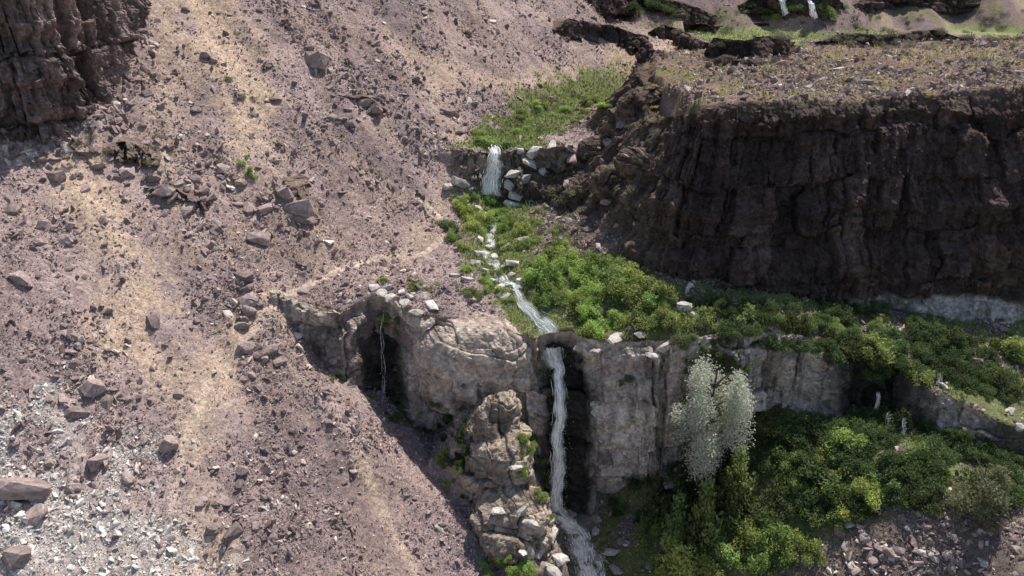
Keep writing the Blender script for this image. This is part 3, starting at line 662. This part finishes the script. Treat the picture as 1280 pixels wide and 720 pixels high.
# ------------------------------------------------ grass (stuff)
N=340000
az=rng.uniform(-.6,.6,N);r=np.exp(rng.uniform(math.log(40),math.log(170),N));gx_=r*np.sin(az);gy_=r*np.cos(az)
gb=lookup(onb*(.08+.4*ss(0,.5,nz)),gx_,gy_)
g=lookup(np.clip(green+farg*.5,0,1),gx_,gy_);k=(rng.random(N)<g*.7)|(rng.random(N)<.012)|(rng.random(N)<gb*.4)
gx_,gy_,gb=gx_[k],gy_[k],gb[k];n=len(gx_);gz=HG(gx_,gy_);d=np.hypot(gx_,gy_)
hh=rng.uniform(.12,.45,n)*np.clip(d/60,.8,1.4);a=rng.uniform(0,6.28,n);w=.06*np.clip(d/60,.8,2.)
base=np.stack([gx_,gy_,gz-.03],1);sd=np.stack([np.cos(a)*w,np.sin(a)*w,0*a],1);tip=base+np.stack([rng.normal(0,.35,n)*hh,rng.normal(0,.35,n)*hh,hh],1)
v=np.stack([base-sd,base+sd,tip],1).reshape(-1,3)
t=rng.random((n,1));dry=gb[:,None]>.03;c=(np.array([.8,1,.7])*(1-t)+np.array([1.3,1.05,.95])*t)*rng.uniform(.6,1.2,(n,1));c=np.where(dry,c*np.array([1.25,.95,1.1]),c)
o=mk('grass',v,np.arange(3*n).reshape(n,3),np.repeat(c,3,0),False,M_grass);o['kind']='stuff';o['label']='green and dry grass along the stream and meadow'
print('grass',n,time.time()-T0)

# ------------------------------------------------ water
def foam(name,veil):
    MF,nt,b=newmat(name);Nn=nt.nodes.new;Lk=nt.links.new
    b.inputs['Base Color'].default_value=(.96,.96,.96,1);b.inputs['Roughness'].default_value=.6
    b.inputs['Emission Color'].default_value=(1,.99,.97,1);b.inputs['Emission Strength'].default_value=.10  # faint glow added to brighten foam lying in shade, imitating scattered sunlight
    tl=Nn('ShaderNodeBsdfTranslucent');tl.inputs[0].default_value=(.97,.97,.96,1)
    m1=Nn('ShaderNodeMixShader');m1.inputs[0].default_value=.4;Lk(b.outputs[0],m1.inputs[1]);Lk(tl.outputs[0],m1.inputs[2])
    if not veil:
        Lk(m1.outputs[0],nt.nodes['Material Output'].inputs[0]);return MF
    at=Nn('ShaderNodeAttribute');at.attribute_name='Col'
    sp=Nn('ShaderNodeSeparateColor');Lk(at.outputs['Color'],sp.inputs[0])
    mp=Nn('ShaderNodeMapping');mp.inputs['Scale'].default_value=(22,1.6,1);Lk(at.outputs['Vector'],mp.inputs[0])
    n1=Nn('ShaderNodeTexNoise');n1.inputs['Scale'].default_value=1.;n1.inputs['Detail'].default_value=6;n1.inputs['Roughness'].default_value=.65;Lk(mp.outputs[0],n1.inputs['Vector'])
    cr=Nn('ShaderNodeMapRange');cr.inputs[1].default_value=.36;cr.inputs[2].default_value=.66;Lk(n1.outputs['Fac'],cr.inputs[0])
    mu=Nn('ShaderNodeMath');mu.operation='MULTIPLY';mu.use_clamp=True;Lk(cr.outputs[0],mu.inputs[0]);Lk(sp.outputs[2],mu.inputs[1])
    tp=Nn('ShaderNodeBsdfTransparent');m2=Nn('ShaderNodeMixShader');Lk(mu.outputs[0],m2.inputs[0]);Lk(tp.outputs[0],m2.inputs[1]);Lk(m1.outputs[0],m2.inputs[2]);Lk(m2.outputs[0],nt.nodes['Material Output'].inputs[0])
    return MF
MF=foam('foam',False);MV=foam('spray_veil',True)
def strands(name,path,widths,n,lab,seed,sw=(.01,.03),sl=(.5,1.8),spread=.25,up=(0,-1,.3),struct=False,lump=.1,rise=.12,clump=0.,veil=2,drops=0):
    r=np.random.default_rng(seed)
    path=np.array(path,float);s=np.r_[0,np.cumsum(np.linalg.norm(np.diff(path,axis=0),axis=1))];L=s[-1];m=int(L/.08)+2
    t=np.linspace(0,L,m);Pn=np.stack([np.interp(t,s,path[:,i]) for i in range(3)],1);kk=np.ones(5)/5
    Pn=np.stack([np.convolve(np.pad(Pn[:,i],2,mode='edge'),kk,'valid') for i in range(3)],1)
    tg=np.gradient(Pn,axis=0);tg/=np.linalg.norm(tg,axis=1)[:,None]
    sd=np.cross(tg,np.array(up,float));sd/=np.linalg.norm(sd,axis=1)[:,None];nr=np.cross(sd,tg);nr*=np.sign((nr*np.array(up)).sum(1))[:,None]
    V=[];Fs=[];Cs=[];Ms=[];o=0;K=12
    wob=lambda q,w:.22*w*fbm(q*.6,q*0,o=3,seed=seed+5)
    wT=np.interp(t,s,widths)
    for l in range(veil):
        a=np.linspace(-1,1,13)[None,:]
        edge=(.95+.35*fbm(t/.8,t*0+l,seed=seed+l+50,o=3))[:,None]
        off=a*edge*.55*wT[:,None]+wob(t,wT)[:,None]
        h=.05+.07*l+lump*.6*fbm(np.repeat(t[:,None],13,1)*1.3,a*1.5+np.zeros((m,13)),seed=seed+l+60,o=3)
        p=Pn[:,None,:]+sd[:,None,:]*off[...,None]+nr[:,None,:]*h[...,None]
        V.append(p.reshape(-1,3));Fs.append(gridfaces(m,13)+o);o+=m*13
        al=(1.25*(1-np.abs(a)**2.2))*(.8+.5*fbm(np.repeat(t[:,None],13,1)*.7,a*2+l+np.zeros((m,13)),o=3,seed=seed+70))
        Cs.append(np.stack([off+l*3.3,np.repeat(t[:,None],13,1),np.clip(al,0,1.3)],-1).reshape(-1,3));Ms.append(np.zeros((m-1)*12,np.int32))
    for i in range(n):
        l=r.uniform(*sl);t0=r.uniform(-.2*l,L-.5*l);q=np.linspace(max(0,t0),min(L,t0+l),K)
        w=np.interp(q,s,widths);a=np.clip(r.normal(0,spread),-.62,.62)
        if clump: a=a*.55+clump*(r.integers(0,4)-1.5)*.3
        lat=a*w+.12*fbm(q*1.1+i*3.7,q*0+i,o=3,seed=seed)+wob(q,w);h=r.uniform(0,rise)+lump*fbm(q*1.7,q*0+i*.13,o=3,seed=seed+3)
        f=lambda A:np.stack([np.interp(q,t,A[:,j]) for j in range(3)],1)
        c=f(Pn)+f(sd)*lat[:,None]+f(nr)*(h+.06)[:,None]
        hw=r.uniform(*sw)*(np.sin(np.linspace(.1,math.pi-.1,K))**.8)*(1+.5*r.normal(size=K)*.5)
        tw=r.uniform(-.9,.9);side=f(sd)*math.cos(tw)+f(nr)*math.sin(tw)
        V.append(np.stack([c-side*hw[:,None],c+side*hw[:,None]],1).reshape(-1,3));Fs.append(gridfaces(K,2)+o);o+=K*2;Cs.append(np.ones((K*2,3)));Ms.append(np.ones(K-1,np.int32))
    # loose droplets of spray
    if drops:
        q=r.random(drops)**.6*L;w=np.interp(q,s,widths);f=lambda A:np.stack([np.interp(q,t,A[:,j]) for j in range(3)],1)
        c=f(Pn)+f(sd)*(r.normal(0,.42,drops)*w)[:,None]+f(nr)*(np.abs(r.normal(.1,.18,drops)))[:,None]
        e=r.normal(size=(drops,3));e/=np.linalg.norm(e,axis=1)[:,None];g_=np.cross(e,r.normal(size=(drops,3)));g_/=np.linalg.norm(g_,axis=1)[:,None];sz_=r.uniform(.012,.04,(drops,1))
        V.append(np.stack([c-e*sz_,c+g_*sz_,c+e*sz_*1.5,c-g_*sz_],1).reshape(-1,3));Fs.append(np.arange(drops*4).reshape(-1,4)+o);Cs.append(np.ones((drops*4,3)));Ms.append(np.ones(drops,np.int32))
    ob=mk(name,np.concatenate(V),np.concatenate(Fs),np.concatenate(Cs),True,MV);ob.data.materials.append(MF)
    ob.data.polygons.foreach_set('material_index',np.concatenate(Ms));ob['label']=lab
    if struct: ob['kind']='structure'
    else: ob['category']='waterfall'
    return ob
bpy.context.view_layer.update();dg=bpy.context.evaluated_depsgraph_get()
ROCK=('terrain','ledge_cliff','rock_outcrop','upper_falls_step')
def probe(o,d,default):
    o=Vector(o);d=Vector(d)
    for _ in range(20):
        ok,loc,nr,i,ob,mx=scene.ray_cast(dg,o,d)
        if not ok: break
        if ob.name.split('.')[0] in ROCK: return loc
        o=loc+d*.01
    return Vector(default)
def top(x,y,dz=.12): return max(probe((x+a,y,-19),(0,0,-1),(x,y,float(HG(x,y)))).z for a in (-.35,-.15,0,.15,.35))+dz
def wall(x,z,dflt): return min(probe((x+a,50.2,z),(0,1,0),(x,dflt,z)).y for a in (-.4,-.2,0,.2,.4))-.2
path=[];wd=[]
for x,y,w in [(.2,59.6,.5),(.7,58.4,.9),(1.3,57.2,1.0),(1.9,56.2,1.4),(2.5,55.3,1.8),(3.0,54.5,1.8),(3.4,53.8,1.4)]: path.append((x,y,top(x,y)));wd.append(w)
last=path[-1][2];yv=53.5
zs=[last-.15,last-.5,last-1,last-1.8,last-2.6];z=last-3.6
while z>-44.2: zs.append(z);z-=1.
for z in zs:
    yv=min(yv-.03,wall(3.7,z,yv));path.append((3.68+.01*(last-z),yv,z));wd.append(.85+.03*(last-z))
yF=yv;zb=float(HG(3.9,yF))
path.append((3.9,yF-.15,min(zb+.2,-44.3)));wd.append(1.4)
strands('waterfall',path,wd,420,'tall narrow white waterfall dropping over the ledge',1,drops=900)
pb=[(3.9,yF-.1),(4.3,yF-.9),(4.8,yF-1.8),(5.2,yF-2.6),(5.6,47.),(5.9,45.9),(6.3,44.6)]
strands('waterfall',[(x,y,float(HG(x,y))+.2) for x,y in pb],[1.3,1.5,.9,1.7,1.0,1.7,1.2],150,'lower cascade foaming over boulders',21,(.015,.04),(.2,.7),.3,(0,-.6,.8),lump=.35,rise=.25,clump=1.,drops=900)
strands('waterfall',[(x,y,float(HG(x,y))+.2) for x,y in [(4.8,yF-.9),(5.7,yF-1.8),(6.5,47.8),(6.9,46.8),(7.0,45.5)]],[.4,.6,.5,.7,.6],40,'side strand of the lower cascade',27,(.015,.04),(.2,.7),.3,(0,-.6,.8),lump=.3,rise=.25,veil=1,drops=250)
uz=top(-1.6,77.6,.15)
up_=[(-1.7,78.8,uz+.1),(-1.6,77.4,uz)];yv=77.
for z in np.arange(uz-.4,-25.2,-.6):
    yv=min(yv,min(probe((-1.6+a,70,z),(0,1,0),(-1.6,yv,z)).y for a in (-.4,0,.4))-.15);up_.append((-1.6-.05*len(up_),yv,z))
strands('waterfall',up_,list(np.linspace(.9,2.3,len(up_))),150,'short white upper waterfall between pale boulders',41,(.02,.05),(.3,1.2),.28,lump=.3,rise=.35,drops=400)
strands('waterfall',[(-10.5,57.4,-29),(-10.5,56.2,-29.9),(-10.5,55.6,-32),(-10.5,55.0,-37)],[.3,.35,.4,.5],16,'thin seeping waterfall in a dark rock slot',61,(.006,.014),(.8,2.2),veil=0,drops=60)
for i,(a,b_) in enumerate([(73.8,70.2),(69.4,67.0),(66.4,63.2),(62.4,59.6)]):
    ys=np.arange(b_,a,.3)[::-1];strands('stream',[(float(xs(y))+.35*math.sin(y*1.7),y,float(HG(xs(y)+.35*math.sin(y*1.7),y))+.12) for y in ys],[.3+.8*abs(math.sin(y*1.3)) for y in ys],50,'short white run of the stream between boulders',71+i*5,(.02,.05),(.2,.7),.3,(0,-.2,1),True,lump=.25,rise=.15,veil=2,drops=200)
for i,(u,v,h) in enumerate([(1108,528,1.8),(1128,532,1.4),(1170,478,1.7),(1095,500,1.5)]):
    l,_=cast(u,v);strands('waterfall',[(l.x,l.y+.1,l.z+h*.5),(l.x+.05,l.y-.15,l.z),(l.x,l.y-.4,l.z-h*.6)],[.25,.3,.5],24,'small white trickle among dark shrubs',90+i,(.01,.025),(.3,.8),veil=1,drops=60)
for u,v,w in [(978,2,1.1),(1015,6,.9)]:
    p=hit(u,v+18);q=ray(u,v-4);q=q/q[1]*(p[1]-1.5)
    strands('waterfall',[(q[0],q[1]+2,q[2]),(q[0],q[1],q[2]-.5),(p[0],p[1]-1.7,p[2]+.2)],[w*.9,w,w*1.3],60,'distant white waterfall on the rimrock',80+int(w*10),(.04,.1),veil=1)

# ------------------------------------------------ camera, light
cam=bpy.data.cameras.new('camera');co_=bpy.data.objects.new('camera',cam);col.objects.link(co_)
cam.sensor_width=36;cam.lens=18*F/640;cam.clip_end=3000;co_.rotation_euler=(math.radians(65),0,0);scene.camera=co_
el=math.radians(62);phi=math.radians(60)
S=Vector((math.cos(el)*math.cos(phi),math.cos(el)*math.sin(phi),math.sin(el)))
sun=bpy.data.lights.new('sun','SUN');sun.energy=5;sun.angle=math.radians(.5);sun.color=(1,.97,.92)
so=bpy.data.objects.new('sun',sun);col.objects.link(so);so.rotation_euler=S.to_track_quat('Z','Y').to_euler()
w=bpy.data.worlds.new('World');scene.world=w;w.use_nodes=True;nt=w.node_tree
sk=nt.nodes.new('ShaderNodeTexSky');sk.sky_type='NISHITA';sk.sun_disc=False;sk.sun_elevation=el;sk.sun_rotation=math.pi/2-phi
nt.links.new(sk.outputs[0],nt.nodes['Background'].inputs[0]);nt.nodes['Background'].inputs[1].default_value=.13
scene.view_settings.view_transform='Standard';scene.view_settings.look='None';scene.view_settings.exposure=0
print('done',time.time()-T0,len(bpy.data.objects))
